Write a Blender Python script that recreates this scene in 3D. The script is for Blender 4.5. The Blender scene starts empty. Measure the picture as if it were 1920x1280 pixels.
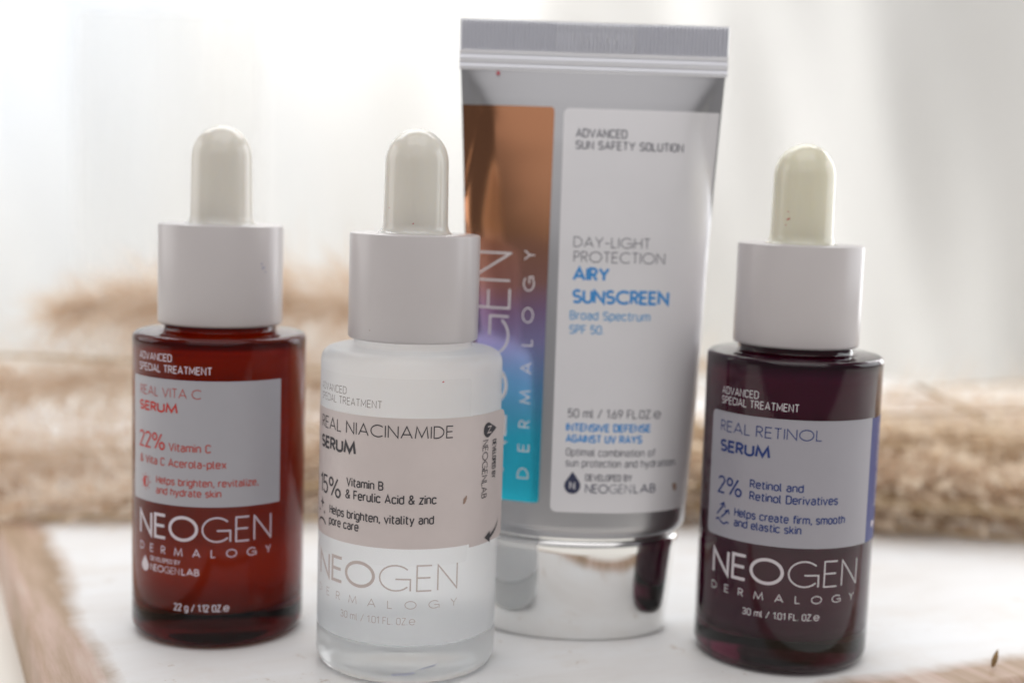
import bpy, bmesh, math, random
from mathutils import Vector, Matrix
import numpy as np

S = 0.001                       # everything below is written in millimetres
rad = math.radians
sc = bpy.context.scene
col = sc.collection
random.seed(7)

# ------------------------------------------------------------------ camera
PITCH, ROLL = rad(6.554), rad(1.881)
cam_d = bpy.data.cameras.new("camera")
cam = bpy.data.objects.new("camera", cam_d); col.objects.link(cam)
cam_d.sensor_width = 36.0
cam_d.lens = 2562.7 / 1920 * 36.0
cam_d.clip_start = 0.01; cam_d.clip_end = 20.0
fw = Vector((0, math.cos(PITCH), -math.sin(PITCH)))
rt = Vector((1, 0, 0)); up = rt.cross(fw)
rt2 = math.cos(ROLL) * rt + math.sin(ROLL) * up
up2 = -math.sin(ROLL) * rt + math.cos(ROLL) * up
M = Matrix((rt2, up2, -fw)).transposed().to_4x4()
M.translation = Vector((0, 0, 91.0 * S))
cam.matrix_world = M
cam_d.dof.use_dof = True
cam_d.dof.focus_distance = 0.2415
cam_d.dof.aperture_fstop = cam_d.lens / 5.8
sc.camera = cam

# ------------------------------------------------------------------ world, lamps, exposure
w = bpy.data.worlds.new("World"); sc.world = w; w.use_nodes = True
bg = w.node_tree.nodes["Background"]
bg.inputs[0].default_value = (0.93, 0.90, 0.92, 1)
bg.inputs[1].default_value = 0.20

def area(name, loc, target, sx, sy, radiance, color=(1, 1, 1)):
    d = bpy.data.lights.new(name, 'AREA'); d.shape = 'RECTANGLE'
    d.size = sx * S; d.size_y = sy * S
    d.energy = radiance * math.pi * sx * sy * S * S
    d.color = color
    o = bpy.data.objects.new(name, d); col.objects.link(o)
    o.location = Vector(loc) * S
    o.rotation_euler = (Vector(target) - Vector(loc)).to_track_quat('-Z', 'Y').to_euler()
    return o
# the window behind the curtain (broad pane, a bright upper pane, cool pane at the left)
area("window_or_added_light", (-120, 1080, 330), (-60, 720, 150), 1000, 620, 0.58, (0.97, 0.99, 1.0))
area("window_or_added_light", (-85, 840, 300), (-75, 720, 190), 190, 150, 6.0, (1.0, 0.995, 0.985))
area("window_or_added_light", (-290, 830, 190), (-275, 720, 150), 90, 150, 3.0, (0.56, 0.74, 1.0))
# unseen lamp added high in front of the curtain, for rims and shoulder highlights
area("window_or_added_light", (-60, 640, 520), (0, 270, 20), 760, 260, 3.3, (0.97, 0.985, 1.0))
# the next window, out of the picture at the right
area("window_or_added_light", (350, 630, 175), (55, 270, 40), 170, 330, 3.2, (0.98, 0.98, 1.0))
# large fill lamp added above and behind the camera to brighten the fronts
area("front_fill", (0, -560, 900), (0, 270, 40), 1500, 1300, 0.75, (1.0, 0.975, 0.975))
# overhead lamp added to brighten the board, grass and bulb tops
area("overhead_fill", (0, 60, 1150), (0, 240, 0), 1100, 800, 1.5, (1.0, 0.985, 0.97))
# the room's side windows, level with the board and a little behind it
area("window_or_added_light", (640, 420, 260), (0, 270, 40), 520, 420, 2.3, (0.95, 0.975, 1.0))
area("window_or_added_light", (-680, 400, 260), (0, 270, 40), 520, 420, 1.7, (1.0, 0.985, 0.975))

vs = sc.view_settings
vs.view_transform = 'Standard'; vs.look = 'None'; vs.gamma = 1.0; vs.exposure = 0.0
sc.cycles.max_bounces = 16; sc.cycles.transmission_bounces = 12; sc.cycles.transparent_max_bounces = 12
sc.cycles.glossy_bounces = 6; sc.cycles.diffuse_bounces = 5
sc.cycles.use_denoising = True
sc.render.filter_size = 1.05
sc.cycles.sample_clamp_indirect = 6.0

# ------------------------------------------------------------------ materials
def new_mat(name):
    m = bpy.data.materials.new(name); m.use_nodes = True
    nt = m.node_tree
    return m, nt, nt.nodes["Principled BSDF"]

def pbr(name, color, rough=0.5, metal=0.0, spec=0.5, trans=0.0, ior=1.5, sss=0.0, sss_r=(2, 2, 2), coat=0.0,
        bump=0.0, bump_scale=300, vary=0.0, vary_scale=60):
    m, nt, b = new_mat(name)
    b.inputs["Base Color"].default_value = (*color, 1)
    b.inputs["Roughness"].default_value = rough
    b.inputs["Metallic"].default_value = metal
    b.inputs["Specular IOR Level"].default_value = spec
    b.inputs["Transmission Weight"].default_value = trans
    b.inputs["IOR"].default_value = ior
    b.inputs["Coat Weight"].default_value = coat
    if sss:
        b.inputs["Subsurface Weight"].default_value = sss
        b.inputs["Subsurface Radius"].default_value = sss_r
        b.inputs["Subsurface Scale"].default_value = S
    tc = nt.nodes.new("ShaderNodeTexCoord")
    if bump:
        n = nt.nodes.new("ShaderNodeTexNoise"); n.inputs["Scale"].default_value = bump_scale
        n.inputs["Detail"].default_value = 4
        nt.links.new(tc.outputs["Object"], n.inputs["Vector"])
        bp = nt.nodes.new("ShaderNodeBump"); bp.inputs["Strength"].default_value = bump
        bp.inputs["Distance"].default_value = 0.0003
        nt.links.new(n.outputs[0], bp.inputs["Height"]); nt.links.new(bp.outputs[0], b.inputs["Normal"])
    if vary:
        n = nt.nodes.new("ShaderNodeTexNoise"); n.inputs["Scale"].default_value = vary_scale
        n.inputs["Detail"].default_value = 5
        nt.links.new(tc.outputs["Object"], n.inputs["Vector"])
        r = nt.nodes.new("ShaderNodeValToRGB")
        r.color_ramp.elements[0].position = 0.3; r.color_ramp.elements[1].position = 0.7
        r.color_ramp.elements[0].color = (*[c * (1 - vary) for c in color], 1)
        r.color_ramp.elements[1].color = (*[min(1, c * (1 + vary)) for c in color], 1)
        nt.links.new(n.outputs[0], r.inputs[0]); nt.links.new(r.outputs[0], b.inputs["Base Color"])
    return m

M_cap = pbr("white cap plastic", (0.595, 0.56, 0.56), 0.28, vary=0.015, vary_scale=90)
M_bulb = pbr("cream rubber", (0.745, 0.715, 0.645), 0.15, sss=0.6, sss_r=(3, 2.6, 2.0))
M_bulb2 = pbr("yellowed rubber", (0.765, 0.735, 0.59), 0.15, sss=0.6, sss_r=(3, 2.6, 1.8))
def absorb(m, c, d):
    nt = m.node_tree; v = nt.nodes.new("ShaderNodeVolumeAbsorption")
    v.inputs[0].default_value = (*c, 1); v.inputs[1].default_value = d
    nt.links.new(v.outputs[0], nt.nodes["Material Output"].inputs["Volume"]); return m
M_amber = absorb(pbr("amber glass", (1, 1, 1), 0.015, trans=1.0, ior=1.34), (0.86, 0.60, 0.08), 760)
M_dark = absorb(pbr("dark brown glass", (1, 1, 1), 0.015, trans=1.0, ior=1.5), (0.75, 0.62, 0.68), 520)
M_clear = pbr("clear glass", (0.97, 0.985, 0.985), 0.10, trans=1.0, ior=1.48)
def turbid(name, dcol, tcol, clear, tint):
    m, nt, b = new_mat(name)
    out = nt.nodes["Material Output"]; nt.nodes.remove(b)
    d = nt.nodes.new("ShaderNodeBsdfDiffuse"); d.inputs[0].default_value = (*dcol, 1)
    t = nt.nodes.new("ShaderNodeBsdfTranslucent"); t.inputs[0].default_value = (*tcol, 1)
    mx = nt.nodes.new("ShaderNodeMixShader"); mx.inputs[0].default_value = 0.5
    nt.links.new(d.outputs[0], mx.inputs[1]); nt.links.new(t.outputs[0], mx.inputs[2])
    g = nt.nodes.new("ShaderNodeBsdfRefraction"); g.inputs["Color"].default_value = (*tint, 1)
    g.inputs["IOR"].default_value = 1.25; g.inputs["Roughness"].default_value = 0.12
    m2 = nt.nodes.new("ShaderNodeMixShader"); m2.inputs[0].default_value = clear
    nt.links.new(mx.outputs[0], m2.inputs[1]); nt.links.new(g.outputs[0], m2.inputs[2])
    nt.links.new(m2.outputs[0], out.inputs[0]); return m
M_amberliq = turbid("amber serum", (0.33, 0.03, 0.0), (0.58, 0.12, 0.0), 0.55, (0.62, 0.19, 0.01))
M_darkliq = turbid("dark serum", (0.19, 0.035, 0.12), (0.27, 0.045, 0.12), 0.25, (0.4, 0.10, 0.14))
M_labelL = pbr("cool grey label", (0.40, 0.395, 0.43), 0.34, vary=0.02, vary_scale=120)
M_labelM = pbr("beige label", (0.64, 0.57, 0.555), 0.42, vary=0.03, vary_scale=150)
M_labelR = pbr("pale grey label", (0.36, 0.35, 0.39), 0.34, vary=0.02, vary_scale=120)
M_blue = pbr("blue label", (0.02, 0.032, 0.19), 0.4)
M_black = pbr("black ink", (0.05, 0.047, 0.055), 0.5)
M_red = pbr("red ink", (0.52, 0.022, 0.012), 0.5)
M_redl = pbr("light red ink", (0.46, 0.07, 0.055), 0.5)
M_navy = pbr("blue ink", (0.010, 0.035, 0.19), 0.5)
M_white = pbr("white ink", (0.66, 0.60, 0.64), 0.5)
M_beige = pbr("beige ink", (0.57, 0.49, 0.465), 0.5)
M_greyink = pbr("warm grey ink", (0.24, 0.21, 0.21), 0.5)
M_tubegrey = pbr("grey ink", (0.13, 0.13, 0.16), 0.5)
M_sky = pbr("sky blue ink", (0.03, 0.27, 0.66), 0.45)
M_skyl = pbr("light sky blue ink", (0.12, 0.36, 0.66), 0.45)
M_lab = pbr("dark navy ink", (0.03, 0.035, 0.085), 0.45)
M_silver = pbr("silver laminate", (0.50, 0.50, 0.515), 0.30, metal=0.88, bump=0.12, bump_scale=120)
M_seal = pbr("grey laminate seal", (0.80, 0.81, 0.86), 0.38, metal=0.6)
M_panel = pbr("satin tube label", (0.80, 0.79, 0.81), 0.34, metal=0.2, vary=0.02, vary_scale=80)
M_chrome = pbr("chrome", (0.86, 0.86, 0.85), 0.035, metal=1.0)
M_stripink = pbr("silver ink", (0.80, 0.78, 0.80), 0.4)
M_speck = pbr("red speck", (0.55, 0.05, 0.08), 0.5)
M_smudge = pbr("cap smudge", (0.44, 0.43, 0.50), 0.4)
M_stain = pbr("brown stain", (0.33, 0.22, 0.17), 0.6)
M_bluestain = pbr("grey blue smear", (0.42, 0.44, 0.52), 0.6)
M_table = pbr("cream tabletop", (0.88, 0.85, 0.79), 0.55, vary=0.03, vary_scale=12)
M_seed = pbr("seed husk", (0.30, 0.19, 0.08), 0.7, vary=0.3, vary_scale=900)

def mat_milk_shell():
    m, nt, b = new_mat("frosted milky glass")
    out = nt.nodes["Material Output"]
    b.inputs["Base Color"].default_value = (0.985, 0.993, 1.0, 1); b.inputs["Roughness"].default_value = 0.5
    b.inputs["Transmission Weight"].default_value = 1.0; b.inputs["IOR"].default_value = 1.2
    b.inputs["Coat Weight"].default_value = 0.6; b.inputs["Coat Roughness"].default_value = 0.15
    t = nt.nodes.new("ShaderNodeBsdfTranslucent"); t.inputs["Color"].default_value = (0.965, 0.985, 1.0, 1)
    d = nt.nodes.new("ShaderNodeBsdfDiffuse"); d.inputs["Color"].default_value = (0.94, 0.955, 0.97, 1)
    m1 = nt.nodes.new("ShaderNodeMixShader"); m1.inputs[0].default_value = 0.12
    nt.links.new(t.outputs[0], m1.inputs[1]); nt.links.new(d.outputs[0], m1.inputs[2])
    mx = nt.nodes.new("ShaderNodeMixShader"); mx.inputs[0].default_value = 0.5
    nt.links.new(b.outputs[0], mx.inputs[1]); nt.links.new(m1.outputs[0], mx.inputs[2])
    nt.links.new(mx.outputs[0], out.inputs[0]); return m
M_frost = mat_milk_shell()
def mat_foot():
    m, nt, b = new_mat("hazy clear glass")
    out = nt.nodes["Material Output"]
    b.inputs["Base Color"].default_value = (0.98, 0.99, 0.995, 1); b.inputs["Roughness"].default_value = 0.16
    b.inputs["Transmission Weight"].default_value = 1.0; b.inputs["IOR"].default_value = 1.42
    t = nt.nodes.new("ShaderNodeBsdfTranslucent"); t.inputs["Color"].default_value = (0.96, 0.975, 0.98, 1)
    d = nt.nodes.new("ShaderNodeBsdfDiffuse"); d.inputs["Color"].default_value = (0.94, 0.96, 0.97, 1)
    m1 = nt.nodes.new("ShaderNodeMixShader"); m1.inputs[0].default_value = 0.5
    nt.links.new(t.outputs[0], m1.inputs[1]); nt.links.new(d.outputs[0], m1.inputs[2])
    mx = nt.nodes.new("ShaderNodeMixShader"); mx.inputs[0].default_value = 0.42
    nt.links.new(b.outputs[0], mx.inputs[1]); nt.links.new(m1.outputs[0], mx.inputs[2])
    nt.links.new(mx.outputs[0], out.inputs[0]); return m
M_foot = mat_foot()

def mat_cloth(name, color, tr, open_=0.0):
    m, nt, b = new_mat(name)
    out = nt.nodes["Material Output"]; nt.nodes.remove(b)
    tc = nt.nodes.new("ShaderNodeTexCoord")
    wv = nt.nodes.new("ShaderNodeTexNoise"); wv.inputs["Scale"].default_value = 600
    nt.links.new(tc.outputs["Object"], wv.inputs["Vector"])
    bp = nt.nodes.new("ShaderNodeBump"); bp.inputs["Strength"].default_value = 0.15; bp.inputs["Distance"].default_value = 0.0004
    nt.links.new(wv.outputs[0], bp.inputs["Height"])
    d = nt.nodes.new("ShaderNodeBsdfDiffuse"); t = nt.nodes.new("ShaderNodeBsdfTranslucent")
    for n in (d, t):
        n.inputs["Color"].default_value = (*color, 1); nt.links.new(bp.outputs[0], n.inputs["Normal"])
    mx = nt.nodes.new("ShaderNodeMixShader"); mx.inputs[0].default_value = tr
    nt.links.new(d.outputs[0], mx.inputs[1]); nt.links.new(t.outputs[0], mx.inputs[2])
    if open_:                                  # the open weave of a sheer cloth
        tp = nt.nodes.new("ShaderNodeBsdfTransparent"); m2 = nt.nodes.new("ShaderNodeMixShader"); m2.inputs[0].default_value = open_
        nt.links.new(mx.outputs[0], m2.inputs[1]); nt.links.new(tp.outputs[0], m2.inputs[2]); mx = m2
    nt.links.new(mx.outputs[0], out.inputs[0]); return m
M_sheer = mat_cloth("sheer cloth", (0.88, 0.88, 0.875), 0.6, 0.5)
M_curtain = mat_cloth("white curtain cloth", (0.875, 0.865, 0.84), 0.6)

def mat_film():
    m, nt, b = new_mat("clear film")
    out = nt.nodes["Material Output"]; nt.nodes.remove(b)
    t = nt.nodes.new("ShaderNodeBsdfTransparent"); t.inputs[0].default_value = (1, 1, 1, 1)
    g = nt.nodes.new("ShaderNodeBsdfGlossy"); g.inputs["Roughness"].default_value = 0.35
    mx = nt.nodes.new("ShaderNodeMixShader"); mx.inputs[0].default_value = 0.02
    nt.links.new(t.outputs[0], mx.inputs[1]); nt.links.new(g.outputs[0], mx.inputs[2])
    nt.links.new(mx.outputs[0], out.inputs[0]); return m
M_film = mat_film()

def mat_strip():
    m, nt, b = new_mat("rainbow foil")
    b.inputs["Metallic"].default_value = 1.0; b.inputs["Roughness"].default_value = 0.18
    tc = nt.nodes.new("ShaderNodeTexCoord"); sp = nt.nodes.new("ShaderNodeSeparateXYZ")
    nt.links.new(tc.outputs["Object"], sp.inputs[0])
    n = nt.nodes.new("ShaderNodeTexNoise"); n.inputs["Scale"].default_value = 45
    nt.links.new(tc.outputs["Object"], n.inputs["Vector"])
    mr = nt.nodes.new("ShaderNodeMapRange")
    mr.inputs["From Min"].default_value = 28 * S; mr.inputs["From Max"].default_value = 107 * S
    nt.links.new(sp.outputs[2], mr.inputs[0])
    ad = nt.nodes.new("ShaderNodeMath"); ad.operation = 'MULTIPLY_ADD'; ad.inputs[1].default_value = 0.12
    nt.links.new(n.outputs[0], ad.inputs[0]); nt.links.new(mr.outputs[0], ad.inputs[2])
    r = nt.nodes.new("ShaderNodeValToRGB"); e = r.color_ramp.elements
    e[0].position = 0.06; e[0].color = (0.05, 0.74, 0.98, 1)
    e[1].position = 1.0; e[1].color = (0.42, 0.195, 0.105, 1)
    for p, c in ((0.24, (0.07, 0.70, 0.98)), (0.36, (0.24, 0.56, 0.96)), (0.46, (0.54, 0.50, 0.90)),
                 (0.54, (0.50, 0.34, 0.58)), (0.62, (0.56, 0.29, 0.25)), (0.74, (0.46, 0.22, 0.12))):
        x = e.new(p); x.color = (*c, 1)
    nt.links.new(ad.outputs[0], r.inputs[0]); nt.links.new(r.outputs[0], b.inputs["Base Color"])
    bp = nt.nodes.new("ShaderNodeBump"); bp.inputs["Strength"].default_value = 0.18; bp.inputs["Distance"].default_value = 0.0006
    nt.links.new(n.outputs[0], bp.inputs["Height"]); nt.links.new(bp.outputs[0], b.inputs["Normal"])
    return m
M_strip = mat_strip()

def mat_grass(name, dark, light):
    m, nt, b = new_mat(name)
    out = nt.nodes["Material Output"]; nt.nodes.remove(b)
    at = nt.nodes.new("ShaderNodeAttribute"); at.attribute_name = "tone"
    r = nt.nodes.new("ShaderNodeValToRGB")
    r.color_ramp.elements[0].color = (*dark, 1); r.color_ramp.elements[1].color = (*light, 1)
    nt.links.new(at.outputs["Fac"], r.inputs[0])
    d = nt.nodes.new("ShaderNodeBsdfDiffuse"); t = nt.nodes.new("ShaderNodeBsdfTranslucent")
    for n in (d, t): nt.links.new(r.outputs[0], n.inputs["Color"])
    mx = nt.nodes.new("ShaderNodeMixShader"); mx.inputs[0].default_value = 0.45
    nt.links.new(d.outputs[0], mx.inputs[1]); nt.links.new(t.outputs[0], mx.inputs[2])
    nt.links.new(mx.outputs[0], out.inputs[0]); return m
M_pampas = mat_grass("pale pampas hair", (0.74, 0.57, 0.42), (0.97, 0.93, 0.86))
M_straw = mat_grass("brown straw hair", (0.56, 0.40, 0.28), (0.97, 0.87, 0.72))
M_stem = pbr("dry stem", (0.50, 0.36, 0.20), 0.6, vary=0.25, vary_scale=150)

# board axes: it lies turned about 22 degrees to the camera
BA = rad(24.5)
E1 = Vector((math.cos(BA), math.sin(BA), 0)); E2 = Vector((-math.sin(BA), math.cos(BA), 0))
def mat_board():
    m, nt, b = new_mat("worn white paint on wood")
    L = nt.links.new; N = nt.nodes.new
    b.inputs["Roughness"].default_value = 0.5
    tc = N("ShaderNodeTexCoord"); sp = N("ShaderNodeSeparateXYZ"); L(tc.outputs["Object"], sp.inputs[0])
    def math_(op, a, b_=None, c=None):
        n = N("ShaderNodeMath"); n.operation = op
        for k, v in enumerate((a, b_, c)):
            if v is None: continue
            if isinstance(v, (int, float)): n.inputs[k].default_value = v
            else: L(v, n.inputs[k])
        return n.outputs[0]
    def noise(scale, detail=5, stretch=None, rough=0.6):
        n = N("ShaderNodeTexNoise"); n.inputs["Scale"].default_value = scale; n.inputs["Detail"].default_value = detail
        n.inputs["Roughness"].default_value = rough
        if stretch:
            mp = N("ShaderNodeMapping"); mp.inputs["Scale"].default_value = stretch
            L(tc.outputs["Object"], mp.inputs[0]); L(mp.outputs[0], n.inputs["Vector"])
        else: L(tc.outputs["Object"], n.inputs["Vector"])
        return n.outputs[0]
    def ramp(f, stops):
        r = N("ShaderNodeValToRGB"); e = r.color_ramp.elements
        e[0].position, e[0].color = stops[0][0], (*stops[0][1], 1); e[1].position, e[1].color = stops[-1][0], (*stops[-1][1], 1)
        for p, c in stops[1:-1]:
            x = e.new(p); x.color = (*c, 1)
        L(f, r.inputs[0]); return r.outputs[0]
    n1 = noise(55, 8, rough=0.7); n2 = noise(16, 4); grain = noise(26, 6, (0.5, 2.2, 1)); grain2 = noise(40, 6, (3.0, 0.3, 1))
    # paint worn away along the left and front margins of the board (object space: x from the left edge, y from the front)
    dx = math_('SUBTRACT', sp.outputs[0], 11.5 * S); dy = math_('SUBTRACT', sp.outputs[1], 9.5 * S)
    dmin = math_('MINIMUM', dx, dy)
    wob = math_('ADD', math_('MULTIPLY', math_('SUBTRACT', n2, 0.5), 13 * S), math_('MULTIPLY', math_('SUBTRACT', n1, 0.5), 7 * S))
    edge = math_('ADD', dmin, wob)
    mr = N("ShaderNodeMapRange"); mr.inputs["From Min"].default_value = -2.2 * S; mr.inputs["From Max"].default_value = 2.2 * S
    L(edge, mr.inputs[0]); paint = mr.outputs[0]
    chips = N("ShaderNodeMapRange"); chips.inputs["From Min"].default_value = 0.62; chips.inputs["From Max"].default_value = 0.70
    L(noise(120, 6, rough=0.75), chips.inputs[0])
    wood = ramp(grain2, ((0.25, (0.26, 0.165, 0.09)), (0.45, (0.42, 0.29, 0.19)), (0.56, (0.55, 0.39, 0.31)), (0.75, (0.68, 0.59, 0.50))))
    stn = N("ShaderNodeMapRange"); stn.inputs["From Min"].default_value = 0.50; stn.inputs["From Max"].default_value = 0.72
    L(noise(22, 7, rough=0.7), stn.inputs[0]); stn.inputs["To Max"].default_value = 0.55
    white0 = ramp(grain, ((0.2, (0.70, 0.665, 0.63)), (0.42, (0.80, 0.785, 0.77)), (0.62, (0.84, 0.84, 0.84)), (0.8, (0.86, 0.86, 0.86))))
    st = N("ShaderNodeMix"); st.data_type = 'RGBA'; L(stn.outputs[0], st.inputs[0]); L(white0, st.inputs[6]); st.inputs[7].default_value = (0.70, 0.63, 0.55, 1)
    white = st.outputs[2]
    dirt = N("ShaderNodeMix"); dirt.data_type = 'RGBA'; L(chips.outputs[0], dirt.inputs[0]); L(white, dirt.inputs[6]); dirt.inputs[7].default_value = (0.52, 0.42, 0.34, 1)
    mx = N("ShaderNodeMix"); mx.data_type = 'RGBA'; L(paint, mx.inputs[0]); L(wood, mx.inputs[6]); L(dirt.outputs[2], mx.inputs[7])
    L(mx.outputs[2], b.inputs["Base Color"])
    h = math_('ADD', math_('MULTIPLY', paint, 0.8), math_('MULTIPLY', grain, 0.5))
    h = math_('ADD', h, math_('MULTIPLY', n1, 0.35))
    bp = N("ShaderNodeBump"); bp.inputs["Strength"].default_value = 0.45; bp.inputs["Distance"].default_value = 0.0006
    L(h, bp.inputs["Height"]); L(bp.outputs[0], b.inputs["Normal"])
    return m
M_board = mat_board()

# ------------------------------------------------------------------ object helpers
def link(name, me, mat, parent=None, smooth=True):
    me.materials.append(mat)
    if smooth:
        for p in me.polygons: p.use_smooth = True
    o = bpy.data.objects.new(name, me); col.objects.link(o)
    if parent: o.parent = parent
    return o

def mesh(name, V, F):
    me = bpy.data.meshes.new(name)
    me.from_pydata([(v[0] * S, v[1] * S, v[2] * S) for v in V], [], F); me.update()
    return me

def empty(name, loc, label, cat, group=None, rz=0):
    o = bpy.data.objects.new(name, None); col.objects.link(o)
    o.empty_display_size = 0.01
    o.location = Vector(loc) * S; o.rotation_euler.z = rz
    o["label"] = label; o["category"] = cat
    if group: o["group"] = group
    return o

def lathe(prof, n=96):
    """prof: (r, z) list; points with r==0 become poles."""
    V, F, rings = [], [], []
    for r, z in prof:
        if r <= 1e-6:
            rings.append([len(V)]); V.append((0, 0, z))
        else:
            rings.append(list(range(len(V), len(V) + n)))
            for k in range(n):
                a = 2 * math.pi * k / n
                V.append((r * math.cos(a), r * math.sin(a), z))
    for A, B in zip(rings, rings[1:]):
        for k in range(n):
            k2 = (k + 1) % n
            if len(A) == 1 and len(B) == 1: continue
            if len(A) == 1: F.append((A[0], B[k2], B[k]))
            elif len(B) == 1: F.append((A[k], A[k2], B[0]))
            else: F.append((A[k], A[k2], B[k2], B[k]))
    return V, F

def fillet(r0, z0, r1, z1, cr, cz, n=6):
    """circular-ish corner from (r0,z0) to (r1,z1) with control corner (cr,cz)"""
    out = []
    for i in range(n + 1):
        t = i / n
        a = (1 - t) ** 2; b = 2 * t * (1 - t) * 0.78; c = t ** 2; s = a + b + c
        out.append(((a * r0 + b * cr + c * r1) / s, (a * z0 + b * cz + c * z1) / s))
    return out

def fix_normals(me):
    bm = bmesh.new(); bm.from_mesh(me); bmesh.ops.recalc_face_normals(bm, faces=bm.faces); bm.to_mesh(me); bm.free()

def autosmooth(o, ang=35):
    me = o.data
    me.set_sharp_from_angle(angle=rad(ang))

# ------------------------------------------------------------------ stroke lettering
def arc(cx, cy, rx, ry, a0, a1, n=None):
    n = n or max(4, int(abs(a1 - a0) / 15))
    return [(cx + rx * math.cos(rad(a0 + (a1 - a0) * i / n)), cy + ry * math.sin(rad(a0 + (a1 - a0) * i / n))) for i in range(n + 1)]
CL = 'closed'
def F_glyph(c):      # geometric capitals
    s_curve = arc(.27, .745, .24, .255, 35, 270) [:-1] + arc(.27, .255, .27, .255, 90, -145)
    G = {
     'A': (.74, [[(0, 0), (.37, 1), (.74, 0)], [(.115, .31), (.625, .31)]]),
     'B': (.46, [[(0, 0), (0, 1), (.22, 1)] + arc(.22, .76, .2, .24, 90, -90)[1:] + [(0, .52)], [(.2, .52)] + arc(.22, .26, .24, .26, 90, -90) + [(0, 0)]]),
     'C': (.82, [arc(.5, .5, .5, .5, 48, 312)]),
     'D': (.68, [[(0, 0), (0, 1), (.18, 1)] + arc(.18, .5, .5, .5, 90, -90)[1:] + [(0, 0)]]),
     'E': (.46, [[(.46, 1), (0, 1), (0, 0), (.46, 0)], [(0, .52), (.42, .52)]]),
     'F': (.44, [[(.44, 1), (0, 1), (0, 0)], [(0, .52), (.4, .52)]]),
     'G': (.96, [arc(.5, .5, .5, .5, 42, 318), [(.5, .46), (.96, .46), (.96, 0)]]),
     'H': (.6, [[(0, 0), (0, 1)], [(.6, 0), (.6, 1)], [(0, .52), (.6, .52)]]),
     'I': (.0, [[(0, 0), (0, 1)]]),
     'L': (.4, [[(0, 1), (0, 0), (.4, 0)]]),
     'M': (.86, [[(0, 0), (.1, 1), (.43, .1), (.76, 1), (.86, 0)]]),
     'N': (.66, [[(0, 0), (0, 1), (.66, 0), (.66, 1)]]),
     'O': (1.0, [arc(.5, .5, .5, .5, 0, 360, 36)[:-1] + [CL]]),
     'P': (.44, [[(0, 0), (0, 1), (.2, 1)] + arc(.2, .74, .24, .26, 90, -90)[1:] + [(0, .48)]]),
     'R': (.46, [[(0, 0), (0, 1), (.2, 1)] + arc(.2, .74, .24, .26, 90, -90)[1:] + [(0, .48)], [(.2, .48), (.46, 0)]]),
     'S': (.54, [s_curve]),
     'T': (.5, [[(0, 1), (.5, 1)], [(.25, 1), (.25, 0)]]),
     'U': (.56, [[(0, 1), (0, .28)] + arc(.28, .28, .28, .28, 180, 360)[1:] + [(.56, 1)]]),
     'V': (.68, [[(0, 1), (.34, 0), (.68, 1)]]),
     'Y': (.62, [[(0, 1), (.31, .48), (.62, 1)], [(.31, .48), (.31, 0)]]),
     '-': (.36, [[(0, .42), (.36, .42)]]),
     ' ': (.14, []),
    }
    return G[c]
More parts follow.
